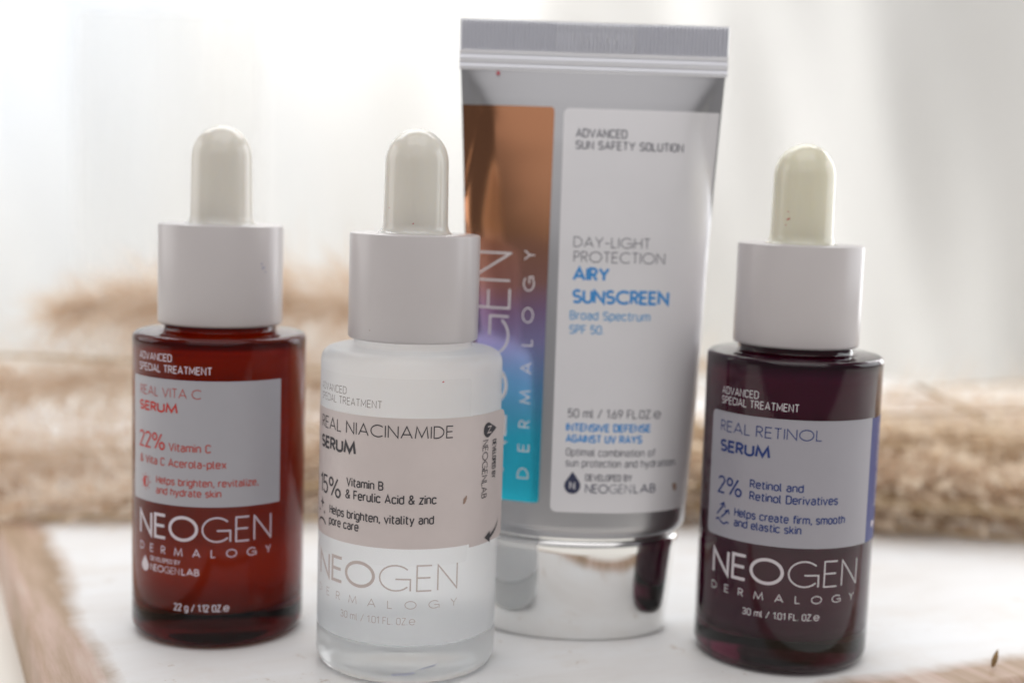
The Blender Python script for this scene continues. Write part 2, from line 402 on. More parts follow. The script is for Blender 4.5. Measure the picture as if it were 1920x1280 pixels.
def D_glyph(c):      # narrow grotesque capitals, lower case, figures
    X = .73
    W = .42; R = W / 2
    o_ = arc(.19, X - .19, .19, .19, 0, 180) + arc(.19, .19, .19, .19, 180, 360)
    G = {
     'A': (.5, [[(0, 0), (.25, 1), (.5, 0)], [(.075, .3), (.425, .3)]]),
     'B': (.42, [[(0, 0), (0, 1), (.2, 1)] + arc(.2, .76, .2, .24, 90, -90)[1:] + [(0, .52)], [(.18, .52)] + arc(.2, .26, .22, .26, 90, -90) + [(0, 0)]]),
     'C': (W, [arc(R, 1 - R, R, R, 5, 180) + arc(R, R, R, R, 180, 355)]),
     'D': (.43, [[(0, 0), (0, 1), (.2, 1)] + arc(.2, .77, .23, .23, 90, 0)[1:] + arc(.2, .23, .23, .23, 0, -90) + [(0, 0)]]),
     'E': (.36, [[(.36, 1), (0, 1), (0, 0), (.36, 0)], [(0, .52), (.33, .52)]]),
     'F': (.36, [[(.36, 1), (0, 1), (0, 0)], [(0, .5), (.32, .5)]]),
     'G': (W, [arc(R, 1 - R, R, R, 5, 180) + arc(R, R, R, R, 180, 360) + [(W, .47), (.24, .47)]]),
     'H': (.42, [[(0, 0), (0, 1)], [(.42, 0), (.42, 1)], [(0, .52), (.42, .52)]]),
     'I': (.0, [[(0, 0), (0, 1)]]),
     'L': (.34, [[(0, 1), (0, 0), (.34, 0)]]),
     'M': (.54, [[(0, 0), (0, 1), (.27, .25), (.54, 1), (.54, 0)]]),
     'N': (.44, [[(0, 0), (0, 1), (.44, 0), (.44, 1)]]),
     'O': (W, [arc(R, 1 - R, R, R, 0, 180) + arc(R, R, R, R, 180, 360) + [CL]]),
     'P': (.4, [[(0, 0), (0, 1), (.18, 1)] + arc(.17, .74, .23, .26, 90, -90)[1:] + [(0, .48)]]),
     'R': (.42, [[(0, 0), (0, 1), (.18, 1)] + arc(.17, .74, .23, .26, 90, -90)[1:] + [(0, .48)], [(.2, .48), (.42, 0)]]),
     'S': (.42, [arc(.21, .75, .2, .25, 20, 255)[:-1] + arc(.21, .25, .21, .26, 78, -155)]),
     'T': (.42, [[(0, 1), (.42, 1)], [(.21, 1), (.21, 0)]]),
     'U': (W, [[(0, 1), (0, R)] + arc(R, R, R, R, 180, 360)[1:] + [(W, 1)]]),
     'V': (.5, [[(0, 1), (.25, 0), (.5, 1)]]),
     'Y': (.48, [[(0, 1), (.24, .45), (.48, 1)], [(.24, .45), (.24, 0)]]),
     'Z': (.4, [[(0, 1), (.4, 1), (0, 0), (.4, 0)]]),
     'a': (.36, [arc(.18, X - .18, .17, .18, 155, 0) + [(.36, 0)], [(.36, .43), (.18, .43)] + arc(.18, .215, .18, .215, 90, 270)[1:] + arc(.2, .2, .16, .2, 270, 350)]),
     'b': (.38, [[(0, 0), (0, 1)], o_ + [CL]]),
     'c': (.36, [arc(.19, X - .19, .19, .19, 15, 180) + arc(.19, .19, .19, .19, 180, 345)]),
     'd': (.38, [[(.38, 0), (.38, 1)], o_ + [CL]]),
     'e': (.38, [[(0, .38), (.38, .38), (.38, X - .19)] + arc(.19, X - .19, .19, .19, 0, 180)[1:] + arc(.19, .19, .19, .19, 180, 335)]),
     'f': (.24, [[(.1, 0), (.1, .85)] + arc(.24, .85, .14, .15, 180, 90)[1:] + [(.28, 1)], [(0, X), (.27, X)]]),
     'g': (.38, [o_ + [CL], [(.38, X), (.38, -.1)] + arc(.19, -.1, .19, .18, 0, -150)[1:]]),
     'h': (.36, [[(0, 0), (0, 1)], [(0, X - .18)] + arc(.18, X - .18, .18, .18, 180, 0)[1:] + [(.36, 0)]]),
     'i': (.0, [[(0, 0), (0, X)], [(0, .90), (0, 1.02)]]),
     'k': (.36, [[(0, 0), (0, 1)], [(.34, X), (.02, .3)], [(.12, .42), (.37, 0)]]),
     'l': (.1, [[(0, 1), (0, .12)] + arc(.12, .12, .12, .12, 180, 270)[1:]]),
     'm': (.62, [[(0, 0), (0, X)], [(0, X - .16)] + arc(.155, X - .16, .155, .16, 180, 0)[1:] + [(.31, 0)], [(.31, X - .16)] + arc(.465, X - .16, .155, .16, 180, 0)[1:] + [(.62, 0)]]),
     'n': (.36, [[(0, 0), (0, X)], [(0, X - .18)] + arc(.18, X - .18, .18, .18, 180, 0)[1:] + [(.36, 0)]]),
     'o': (.38, [o_ + [CL]]),
     'p': (.38, [[(0, -.28), (0, X)], o_ + [CL]]),
     'r': (.22, [[(0, 0), (0, X)], [(0, X - .2)] + arc(.2, X - .2, .2, .2, 180, 80)[1:]]),
     's': (.34, [arc(.17, X - .185, .165, .185, 20, 255)[:-1] + arc(.17, .185, .17, .19, 78, -155)]),
     't': (.24, [[(.09, .95), (.09, .13)] + arc(.22, .13, .13, .13, 180, 270)[1:] + [(.26, 0)], [(0, X), (.26, X)]]),
     'u': (.36, [[(0, X), (0, .18)] + arc(.18, .18, .18, .18, 180, 360)[1:], [(.36, 0), (.36, X)]]),
     'v': (.4, [[(0, X), (.2, 0), (.4, X)]]),
     'x': (.38, [[(0, X), (.38, 0)], [(0, 0), (.38, X)]]),
     'y': (.4, [[(0, X), (.2, 0)], [(.4, X), (.14, -.24), (.04, -.27)]]),
     'z': (.34, [[(0, X), (.34, X), (0, 0), (.34, 0)]]),
     '0': (W, [arc(R, 1 - R, R, R, 0, 180) + arc(R, R, R, R, 180, 360) + [CL]]),
     '1': (.2, [[(0, .8), (.2, 1), (.2, 0)]]),
     '2': (.4, [arc(.2, .79, .2, .21, 170, -20) + [(0, 0), (.4, 0)]]),
     '3': (.4, [arc(.19, .77, .19, .23, 160, -90)[:-1] + [(.17, .54), (.2, .54)] + arc(.19, .27, .21, .27, 90, -165)]),
     '5': (.4, [[(.38, 1), (.05, 1), (.02, .55)] + arc(.2, .32, .2, .3, 130, -150)]),
     '6': (.4, [arc(.2, .28, .2, .28, 0, 360, 20)[:-1] + [CL], [(.03, .38), (.26, 1)]]),
     '9': (.4, [arc(.2, .72, .2, .28, 0, 360, 20)[:-1] + [CL], [(.37, .62), (.14, 0)]]),
     '%': (.8, [arc(.15, .78, .15, .22, 0, 360, 20)[:-1] + [CL], arc(.65, .22, .15, .22, 0, 360, 20)[:-1] + [CL], [(.62, 1), (.18, 0)]]),
     '&': (.5, [[(.5, 0), (.12, .66)] + arc(.22, .8, .13, .2, 200, -20) + [(.06, .38)] + arc(.2, .22, .2, .22, 140, 300) + [(.5, .45)]]),
     '/': (.34, [[(0, -.05), (.34, 1.05)]]),
     '.': (.0, [[(0, 0), (0, .1)]]),
     ',': (.04, [[(.05, .1), (.05, 0), (0, -.16)]]),
     '-': (.22, [[(0, .4), (.22, .4)]]),
     '\u212e': (.72, [[(.1, .42), (.7, .42)] + arc(.4, .42, .32, .42, 12, 325)]),
     ' ': (.16, []),
    }
    return G[c]

def ribbons(strokes):
    """strokes: list of (points in mm, half width, closed) -> list of quads as corner lists"""
    out = []
    for si, (P, hw, closed) in enumerate(strokes):
        Q = [P[0]]
        rng = P[1:] + ([P[0]] if closed else [])
        for p in rng:                                   # subdivide long runs so that they bend with the surface
            q = Q[-1]; d = math.hypot(p[0] - q[0], p[1] - q[1])
            k = max(1, int(d / 0.9))
            for i in range(1, k + 1): Q.append((q[0] + (p[0] - q[0]) * i / k, q[1] + (p[1] - q[1]) * i / k))
        if closed: Q = Q[:-1]
        n = len(Q)
        if n < 2: continue
        L, Rr = [], []
        for i in range(n):
            a = Q[i - 1] if (i > 0 or closed) else None
            b = Q[(i + 1) % n] if (i < n - 1 or closed) else None
            def nrm(u, v):
                dx, dy = v[0] - u[0], v[1] - u[1]; l = math.hypot(dx, dy) or 1e-9
                return (-dy / l, dx / l)
            if a is None: nx, ny = nrm(Q[i], b); m = 1
            elif b is None: nx, ny = nrm(a, Q[i]); m = 1
            else:
                n1, n2 = nrm(a, Q[i]), nrm(Q[i], b)
                nx, ny = n1[0] + n2[0], n1[1] + n2[1]; l = math.hypot(nx, ny)
                if l < 1e-3: nx, ny, l = n1[0], n1[1], 1
                nx, ny = nx / l, ny / l
                m = min(2.2, 1 / max(0.2, nx * n1[0] + ny * n1[1]))
            L.append((Q[i][0] + nx * hw * m, Q[i][1] + ny * hw * m)); Rr.append((Q[i][0] - nx * hw * m, Q[i][1] - ny * hw * m))
        out.append((L, Rr, closed))
    return out

def layout(s, font, length, h, weight, tracking, heavy=None):
    """strokes of a line of text, x from 0 to length, baseline y = 0, cap height h"""
    g = F_glyph if font == 'F' else D_glyph
    gap = (.20 if font == 'F' else .17) + tracking
    hwf = weight / 2
    x = 0; raw = []
    for k, c in enumerate(s):
        wd, st = g(c)
        hk = hwf if heavy is None or k >= heavy[0] else heavy[1] / 2
        for p in st:
            closed = p[-1] == CL
            pts = p[:-1] if closed else p
            raw.append(([(x + a, b) for a, b in pts], hk, closed))
        x += wd + gap
    total = x - gap
    kx = (length - weight * h) / total
    out = []
    for p, hk, closed in raw:
        out.append(([(hwf * h + a * kx, (hk + b * (1 - 2 * hk)) * h) for a, b in p], hk * h, closed))
    return out

def print_strokes(name, strokes, surf, mat, parent, u, v, rot=0, off=0.05):
    V, F = [], []
    cr, sr = math.cos(rad(rot)), math.sin(rad(rot))
    for i, (L, Rr, closed) in enumerate(ribbons(strokes)):
        o = off + 0.004 * (i % 4)
        b0 = len(V); n = len(L)
        for l, r in zip(L, Rr):
            for q in (l, r):
                V.append(surf(u + q[0] * cr - q[1] * sr, v + q[0] * sr + q[1] * cr, o))
        for k in range(n if closed else n - 1):
            k2 = (k + 1) % n
            F.append((b0 + 2 * k, b0 + 2 * k + 1, b0 + 2 * k2 + 1, b0 + 2 * k2))
    return link(name, mesh(name, V, F), mat, parent, smooth=False)

def text(s, surf, mat, parent, u0, u1, v, h, font='D', weight=.13, tracking=0, rot=0, off=0.05, heavy=None):
    return print_strokes("lettering", layout(s, font, abs(u1 - u0), h, weight, tracking, heavy), surf, mat, parent, u0, v, rot, off)

def shape(name, pts, surf, mat, parent, off=0.05, center=None):
    """filled star-shaped outline printed on a surface, in concentric rings so that it bends"""
    cx = sum(p[0] for p in pts) / len(pts) if center is None else center[0]
    cy = sum(p[1] for p in pts) / len(pts) if center is None else center[1]
    n = len(pts); V = [surf(cx, cy, off)]; F = []
    for r in (0.5, 1.0):
        for p in pts: V.append(surf(cx + (p[0] - cx) * r, cy + (p[1] - cy) * r, off))
    for k in range(n):
        k2 = (k + 1) % n
        F.append((0, 1 + k, 1 + k2)); F.append((1 + k, 1 + n + k, 1 + n + k2, 1 + k2))
    return link(name, mesh(name, V, F), mat, parent, smooth=False)

def drop_pts(cx, cy, w_, h_, rot=0):
    P = []
    r = w_ / 2
    for i in range(21):
        a = rad(-215 + 250 * i / 20)
        P.append((r * math.cos(a), -h_ / 2 + r + r * math.sin(a)))
    P.append((0.12 * w_, h_ / 2 - 0.12 * h_)); P.append((0, h_ / 2)); P.append((-0.12 * w_, h_ / 2 - 0.12 * h_))
    c, s = math.cos(rad(rot)), math.sin(rad(rot))
    return [(cx + x * c - y * s, cy + x * s + y * c) for x, y in P]

def blob_pts(cx, cy, a, b, rot=0, seed=1, n=14, rough=.25):
    rr = random.Random(seed); c, s = math.cos(rad(rot)), math.sin(rad(rot)); P = []
    for i in range(n):
        t = 2 * math.pi * i / n; k = 1 + rr.uniform(-rough, rough)
        x, y = a * k * math.cos(t), b * k * math.sin(t)
        P.append((cx + x * c - y * s, cy + x * s + y * c))
    return P

def patch(name, u0, u1, v0, v1, surf, mat, parent, off=0.02, r=(0, 0, 0, 0), thick=0.03, step=0.8, vstep=None, edge=None):
    """a thin label with rounded corners (r = bottom left, bottom right, top right, top left), with real thickness"""
    us = list(np.linspace(u0, u1, max(2, int((u1 - u0) / step) + 1)))
    for rr, c in ((r[0], u0), (r[3], u0)):
        us += [c + rr * (1 - math.cos(rad(a))) for a in (0, 20, 40, 60, 75, 90)] if rr else []
    for rr, c in ((r[1], u1), (r[2], u1)):
        us += [c - rr * (1 - math.cos(rad(a))) for a in (0, 20, 40, 60, 75, 90)] if rr else []
    us = sorted(set(round(x, 5) for x in us))
    m = max(2, int((v1 - v0) / vstep) + 1) if vstep else 2
    def ins(u, rl, rr):
        d = 0
        if rl and u < u0 + rl: d = rl - math.sqrt(max(0, rl * rl - (u0 + rl - u) ** 2))
        if rr and u > u1 - rr: d = rr - math.sqrt(max(0, rr * rr - (u - u1 + rr) ** 2))
        return d
    V, F = [], []; n = len(us)
    for lay in (off + thick, off):
        for u in us:
            lo, hi = v0 + ins(u, r[0], r[1]), v1 - ins(u, r[3], r[2])
            if edge: lo, hi = edge(u, lo, hi)
            for j in range(m): V.append(surf(u, lo + (hi - lo) * j / (m - 1), lay))
    N = n * m
    for i in range(n - 1):
        for j in range(m - 1):
            a = i * m + j
            F.append((a, a + m, a + m + 1, a + 1)); F.append((N + a, N + a + 1, N + a + m + 1, N + a + m))
        F.append((i * m, N + i * m, N + (i + 1) * m, (i + 1) * m))
        F.append((i * m + m - 1, (i + 1) * m + m - 1, N + (i + 1) * m + m - 1, N + i * m + m - 1))
    for i in (0, n - 1):
        for j in range(m - 1):
            a = i * m + j; F.append((a, a + 1, N + a + 1, N + a))
    me = mesh(name, V, F); fix_normals(me)
    o = link(name, me, mat, parent); autosmooth(o, 40); return o

def cyl_surf(R, leave=None):
    """(arc length, height, offset) on an upright cylinder, 0 facing the camera side (-y); past `leave` it runs off tangentially"""
    def f(u, v, off):
        if leave is not None and u > leave:
            a = leave / R; d = u - leave
            return ((R + off) * math.sin(a) + d * math.cos(a), -(R + off) * math.cos(a) + d * math.sin(a), v)
        a = u / R
        return ((R + off) * math.sin(a), -(R + off) * math.cos(a), v)
    return f

# ------------------------------------------------------------------ setting
def box_mesh(x0, x1, y0, y1, z0, z1):
    V = [(x, y, z) for z in (z0, z1) for y in (y0, y1) for x in (x0, x1)]
    F = [(0, 2, 3, 1), (4, 5, 7, 6), (0, 1, 5, 4), (2, 6, 7, 3), (0, 4, 6, 2), (1, 3, 7, 5)]
    return V, F
tb = link("tabletop", mesh("tabletop", *box_mesh(-900, 900, -60, 1300, -60, -12)), M_table, smooth=False)
tb["kind"] = "structure"

def curtain(name, x0, x1, z0, z1, Y, folds, mat, nx=260, nz=16, lean=0.0, thick=0.5):
    V, F = [], []
    for j in range(nz + 1):
        z = z0 + (z1 - z0) * j / nz
        for i in range(nx + 1):
            x = x0 + (x1 - x0) * i / nx
            y = Y
            for amp, wl, ph, ln in folds:
                y += amp * math.sin(2 * math.pi * (x + ln * (z - z0)) / wl + ph)
            V.append((x, y, z))
    for j in range(nz):
        for i in range(nx):
            a = j * (nx + 1) + i
            F.append((a, a + 1, a + nx + 2, a + nx + 1))
    return link(name, mesh(name, V, F), mat)
cu = curtain("curtain", -620, 620, -12, 420, 735,
             [(9, 210, 0.6, 0.12), (5, 97, 2.1, -0.1), (2.2, 46, 0.3, 0.25), (14, 300, 1.7, 0.55)], M_curtain)
cu["label"] = "white sheer curtain hanging in soft folds behind everything"; cu["category"] = "curtain"
cp = curtain("cloth_panel", -222, -128, -12, 171, 690, [(1.5, 60, 0.4, 0.05), (0.8, 23, 1.0, 0)], M_sheer, nx=60, nz=24)
cp["label"] = "pale straight-edged cloth panel hanging before the curtain at upper left"; cp["category"] = "cloth"

# the painted board; object origin at its front left corner, object axes along its edges
BS, BT = 23.0, 189.5
bo = E1 * BS + E2 * BT
bm = bmesh.new()
V, F = box_mesh(0, 430, 0, 360, -12, 0)
vs_ = [bm.verts.new((v[0] * S, v[1] * S, v[2] * S)) for v in V]
for f in F: bm.faces.new([vs_[k] for k in f])
bmesh.ops.bevel(bm, geom=[e for e in bm.edges if any(v.co.z > -1 * S for v in e.verts)], offset=2.2 * S, segments=4, affect='EDGES', profile=0.5)
me = bpy.data.meshes.new("wooden_board"); bm.to_mesh(me); bm.free()
board = link("wooden_board", me, M_board); autosmooth(board, 30)
board.location = Vector((bo.x, bo.y, 0)) * S; board.rotation_euler.z = BA
board["label"] = "white painted wooden board with worn brown edge under the bottles"; board["category"] = "board"

# ------------------------------------------------------------------ bottles
R = 17.0
def glass_profile(rs, wall=1.6, base=6.0):
    """outer from the pole at the bottom up and over the lip, then the inside down to its floor"""
    p = [(0, 0.9), (R - 5.0, 0.6)] + fillet(R - 3.0, 0.0, R, 3.0, R, 0.0, 7)
    p += [(R, 20), (R, 40), (R, 59.9 - rs)] + fillet(R, 60.2 - rs, R - rs, 60.2, R, 60.2, 7)
    p += [(12.3, 60.3)] + fillet(11.6, 60.35, 11.0, 61.0, 11.0, 60.4, 3) + [(11.0, 62.0), (11.0, 72.0), (8.0, 72.0), (8.0, 60.0)]
    p += fillet(10.0, 58.6, R - wall, 55.8, R - wall, 58.6, 6)
    p += [(R - wall, 40), (R - wall, base + 3.5)] + fillet(R - wall, base + 3.0, R - wall - 3.0, base, R - wall, base, 6) + [(0, base - 0.2)]
    return p
def liquid_profile(level, wall=1.6, base=6.0, o=0.03):
    r = R - wall + o
    return ([(0, base - 0.2 - o), (r - 3.0, base - o)] + fillet(r - 3.0, base - o, r, base + 3.0, r, base - o, 6)[1:] + [(r, 30), (r, 40)]
            + fillet(r, 55.8, 10.0, 58.6 + o, r, 58.6 + o, 6) + [(8.0 + o, 60.0), (8.0 + o, level), (0, level)])

def make_bottle(name, loc, label, group, mglass, mliq, mbulb, level, rs, floor):
    t = empty(name, (*loc, 0), label, "bottle", group)
    if mglass is M_clear:
        # clear thick foot, then a frosted shell filled with the milky serum
        pf = [(0, 0.9), (R - 5.0, 0.6)] + fillet(R - 3.0, 0.0, R, 3.0, R, 0.0, 7) + [(R, floor + 1.2)]
        pf += fillet(R - .7, floor + 1.2, R - 3.2, floor - .6, R - 1.0, floor - .4, 6) + [(0, floor - .9)]
        me = mesh("glass_foot", *lathe(pf)); fix_normals(me)
        g = link("glass_foot", me, M_foot, t); autosmooth(g, 50)
        pb = [(0, floor - .8)] + fillet(R - 3.2, floor - .5, R - .65, floor + 1.3, R - 1.0, floor - .3, 6) + [(R - .02, floor + 1.35), (R, floor + 1.6), (R, 20), (R, 40), (R, 59.9 - rs)]
        pb += fillet(R, 60.2 - rs, R - rs, 60.2, R, 60.2, 7) + [(12.3, 60.5)] + fillet(11.6, 60.55, 11.0, 61.1, 11.0, 60.6, 3) + [(11.0, 62.0), (11.0, 72.0), (0, 72.0)]
        me = mesh("glass_body", *lathe(pb)); fix_normals(me)
        g = link("glass_body", me, M_frost, t); autosmooth(g, 50)
    else:
        me = mesh("glass_body", *lathe(glass_profile(rs, base=floor))); fix_normals(me)
        g = link("glass_body", me, mglass, t); autosmooth(g, 50)
        me = mesh("serum", *lathe(liquid_profile(level, base=floor))); fix_normals(me)
        q = link("serum", me, mliq, t); autosmooth(q, 50)
    # cap: a plain tall ring with a tiny bevel, closed on top
    cp_ = [(10.6, 62.2), (11.9, 61.9), (12.1, 62.1), (12.15, 62.4), (12.15, 80.9), (12.05, 81.2), (11.8, 81.33), (5.0, 81.36), (5.0, 74.0), (10.6, 74.0), (10.6, 62.2)]
    me = mesh("cap", *lathe(cp_)); fix_normals(me)
    c = link("cap", me, M_cap, t); autosmooth(c, 40)
    bp_ = [(0, 79.0), (6.9, 79.0), (6.95, 81.38)] + fillet(6.95, 81.4, 6.02, 83.2, 6.1, 81.6, 5) + [(5.95, 88), (5.86, 94.2)]
    bp_ += [(5.86 * math.cos(rad(a)), 94.3 + 6.3 * math.sin(rad(a))) for a in range(6, 90, 7)] + [(0, 100.6)]
    me = mesh("dropper_bulb", *lathe(bp_, 64)); fix_normals(me)
    b = link("dropper_bulb", me, mbulb, t); autosmooth(b, 50)
    return t

s0 = cyl_surf(R)
sb = cyl_surf(5.97)
LO = 0.10          # print on top of a label
XL, XM, XR = (-58.17, 270.72), (-18.63, 255.02), (55.6, 266.75)
GR = "dropper bottles standing in a row on the board"

# --- left, amber
L_ = make_bottle("dropper_bottle", XL, "amber red bottle with white cap and grey label lettered in red", GR, M_amber, M_amberliq, M_bulb, 62.0, 1.3, 6.4)
lab = patch("front_label", -17.2, 16.2, 28.3, 52.4, s0, M_labelL, L_, r=(.5, .1, .1, .5))
text("ADVANCED", s0, M_white, L_, -14.86, -5.73, 55.72, 1.46, weight=.13)
text("SPECIAL TREATMENT", s0, M_white, L_, -14.86, 2.17, 53.56, 1.50, weight=.13)
text("REAL VITA C", s0, M_redl, lab, -14.4, .17, 48.93, 1.84, 'F', .085, off=LO)
text("SERUM", s0, M_red, lab, -14.7, -4.4, 45.91, 1.92, 'F', .20, off=LO)
text("22%", s0, M_red, lab, -14.7, -7.18, 38.70, 3.24, weight=.11, off=LO)
text("Vitamin C", s0, M_redl, lab, -6.35, 2.08, 38.71, 1.67, weight=.145, off=LO)
text("& Vita C Acerola-plex", s0, M_redl, lab, -14.45, 4.97, 35.7, 1.62, weight=.145, off=LO)
text("Helps brighten, revitalize,", s0, M_redl, lab, -9.34, 11.16, 32.16, 1.52, weight=.145, off=LO)
text("and hydrate skin", s0, M_redl, lab, -9.38, 4.02, 30.15, 1.52, weight=.145, off=LO)
ic = (-12.4, 32.05)
print_strokes("sun_icon", [(arc(ic[0], ic[1], .85, 1.0, 0, 360, 20)[:-1], .09, True)] +
              [([(ic[0] + 1.25 * math.cos(rad(a)), ic[1] + 1.35 * math.sin(rad(a))), (ic[0] + 1.6 * math.cos(rad(a)), ic[1] + 1.7 * math.sin(rad(a)))], .07, False) for a in range(0, 360, 45)],
              s0, M_red, lab, 0, 0, 0, LO)
shape("half_disc", [(ic[0], ic[1] + .95)] + arc(ic[0], ic[1], .8, .95, 90, 270) + [(ic[0], ic[1] - .95)], s0, M_red, lab, LO + .02)
text("NEOGEN", s0, M_white, L_, -14.44, 14.2, 21.45, 4.96, 'F', .06, heavy=(3, .118))
text("DERMALOGY", s0, M_white, L_, -14.43, 14.24, 18.5, 1.62, 'F', .12, tracking=.95)
text("DEVELOPED BY", s0, M_white, L_, -10.93, -3.76, 16.83, .88, weight=.14)
text("NEOGEN", s0, M_white, L_, -10.92, -3.9, 14.86, 1.36, 'F', .09, heavy=(3, .14))
text("LAB", s0, M_white, L_, -3.5, .0, 14.86, 1.36, 'F', .16)
shape("drop_logo", drop_pts(-12.6, 15.95, 2.3, 3.15), s0, M_white, L_)
text("22 g / 1.12 OZ.\u212e", s0, M_white, L_, -5.08, 5.72, 7.86, 1.44, weight=.14)

for k, (a, z, r1, r2) in enumerate(((11.3, 73.4, .5, .35), (10.9, 74.2, .3, .2), (11.9, 72.6, .35, .18))):
    shape("smudge", blob_pts(a, z, r1, r2, 20, k + 40, rough=.45), cyl_surf(12.15), M_smudge, L_, .02)

# --- middle, clear with milky serum
Mb = make_bottle("dropper_bottle", XM, "clear bottle of milky serum with beige label, nearest the camera", GR, M_clear, None, M_bulb, 57.2, 2.6, 6.6)
film = patch("clear_film", -33, 12.9, 22.6, 56.35, s0, M_film, Mb, off=.005, thick=.01, r=(.8, .8, .8, .8))
s1 = cyl_surf(R, 19.0)
def flap_edge(u, lo, hi):
    return (lo - 0.0, hi)
lab = patch("front_label", -30.0, 13.3, 25.75, 49.35, s1, M_labelM, Mb, r=(1, .01, .01, 1))
flap = patch("peel_flap", 13.3, 24.3, 25.15, 49.42, s1, M_labelM, Mb, off=.02, r=(.01, 1.1, 1.1, .01), thick=.03)
text("ADVANCED", s0, M_greyink, Mb, -20.5, -11.5, 52.75, 1.38, weight=.085)
text("SPECIAL TREATMENT", s0, M_greyink, Mb, -20.5, -3.94, 50.88, 1.38, weight=.085)
text("REAL NIACINAMIDE", s1, M_black, lab, -19.9, 9.11, 45.75, 2.27, 'F', .085, off=LO)
text("SERUM", s1, M_black, lab, -20.1, -8.97, 42.0, 2.40, 'F', .20, off=LO)
text("15%", s1, M_black, lab, -20.4, -12.44, 33.5, 3.60, weight=.105, off=LO)
text("Vitamin B", s1, M_black, lab, -11.08, -3.34, 36.19, 1.66, weight=.14, off=LO)
text("& Ferulic Acid & zinc", s1, M_black, lab, -11.25, 6.24, 33.89, 1.72, weight=.14, off=LO)
text("Helps brighten, vitality and", s1, M_black, lab, -15.86, 5.84, 30.25, 1.66, weight=.14, off=LO)
text("pore care", s1, M_black, lab, -15.99, -8.07, 28.2, 1.66, weight=.14, off=LO)
def spark(cx, cy, a):
    P = []
    for k in range(16):
        t = 2 * math.pi * k / 16; r = a * (1.0 if k % 4 == 0 else (.42 if k % 2 else .28))
        P.append((cx + r * .9 * math.cos(t), cy + r * math.sin(t)))
    return P
shape("sparkle_icon", spark(-19.2, 31.6, 1.2), s1, M_black, lab, LO)
shape("sparkle_icon", spark(-20.6, 30.0, .5), s1, M_black, lab, LO)
shape("sparkle_icon", spark(-18.0, 29.9, .5), s1, M_black, lab, LO)
print_strokes("skin_arc", [(arc(-19.2, 27.0, 2.1, 1.6, 150, 30), .16, False)], s1, M_black, lab, 0, 0, 0, LO)
text("DEVELOPED BY", s1, M_black, flap, 19.7, 27.0, 44.2, 1.5, weight=.13, rot=-90, off=.12)
text("NEOGENLAB", s1, M_black, flap, 16.2, 27.0, 44.5, 1.75, 'F', .085, rot=-90, off=.12)
shape("drop_logo", drop_pts(18.7, 46.3, 2.75, 4.6, -90), s1, M_black, flap, .12)
print_strokes("logo_letter", layout("N", 'F', 1.35, 1.5, .15, 0), s1, M_labelM, flap, 17.5, 47.0, -90, .16)
# curved peel arrow: a tapering crescent with a head
ar = []
for i in range(9):
    t = i / 8; a = rad(5 - 78 * t)
    ar.append((17.9 + 4.8 * math.cos(a), 28.9 + 2.6 * math.sin(a) - .5 * t, .04 + .34 * t))
V = []; F = []
for i, (x, y, h_) in enumerate(ar):
    V += [s1(x + .3 * h_, y - h_, .12), s1(x - .3 * h_, y + h_, .12)]
    if i: F.append((2 * i - 2, 2 * i, 2 * i + 1, 2 * i - 1))
hx, hy = ar[-1][0], ar[-1][1]
b0 = len(V); V += [s1(hx + .4, hy - 1.05, .125), s1(hx + .3, hy + 1.15, .125), s1(hx - 1.7, hy + .25, .125)]; F.append((b0, b0 + 1, b0 + 2))
link("peel_arrow", mesh("peel_arrow", V, F), M_black, flap, smooth=False)
text("NEOGEN", s0, M_beige, Mb, -19.7, 10.85, 17.95, 4.92, 'F', .055, heavy=(3, .118))
text("DERMALOGY", s0, M_beige, Mb, -20.2, 10.86, 14.75, 1.52, 'F', .085, tracking=.95)
text("30 ml / 1.01 FL. OZ.\u212e", s0, M_beige, Mb, -11.96, 2.92, 11.82, 1.34, weight=.09)
shape("stain", blob_pts(12.0, 34.2, .35, .75, -25, 3), s1, M_stain, lab, LO + .01)
shape("smear", blob_pts(1.7, 2.75, 2.3, .35, 6, 4, rough=.5), s0, M_bluestain, Mb, .02)
shape("smear", blob_pts(5.5, 3.9, 1.6, .16, 12, 6, rough=.5), s0, M_bluestain, Mb, .02)
for k, (a, z, r1, r2) in enumerate(((-5.2, 86.0, .10, .10), (-1.2, 82.6, .2, .09), (.0, 83.3, .15, .09))):
    shape("red_speck", blob_pts(a, z, r1, r2, 30, k), sb, M_speck, Mb, .06)
shape("red_speck", blob_pts(6.9, 55.9, .2, .12, 20, 9), s0, M_speck, Mb, .04)
shape("red_speck", blob_pts(-7.6, 64.0, .12, .1, 20, 9), cyl_surf(12.15), M_stain, Mb, .03)

# --- right, dark brown
R_ = make_bottle("dropper_bottle", XR, "dark brown bottle with white cap and pale label lettered in blue", GR, M_dark, M_darkliq, M_bulb2, 62.0, 1.0, 6.4)
lab = patch("front_label", -21.2, 15.05, 25.15, 49.36, s0, M_labelR, R_, r=(1.1, .01, .01, 1.1))
side = patch("side_label", 15.08, 27.5, 25.1, 49.2, s0, M_blue, R_, r=(.01, 1, 1, .01))
text("ADVANCED", s0, M_white, R_, -18.4, -9.73, 52.7, 1.49, weight=.11)
text("SPECIAL TREATMENT", s0, M_white, R_, -18.4, -2.06, 50.83, 1.50, weight=.11)
text("REAL RETINOL", s0, M_navy, lab, -18.2, 2.5, 45.55, 2.13, 'F', .085, off=LO)
text("SERUM", s0, M_navy, lab, -18.15, -6.89, 41.65, 2.37, 'F', .20, off=LO)
text("2%", s0, M_navy, lab, -18.2, -12.15, 33.49, 3.45, weight=.11, off=LO)
text("Retinol and", s0, M_navy, lab, -10.57, -.44, 35.75, 1.65, weight=.145, off=LO)
text("Retinol Derivatives", s0, M_navy, lab, -10.53, 6.48, 33.46, 1.69, weight=.145, off=LO)
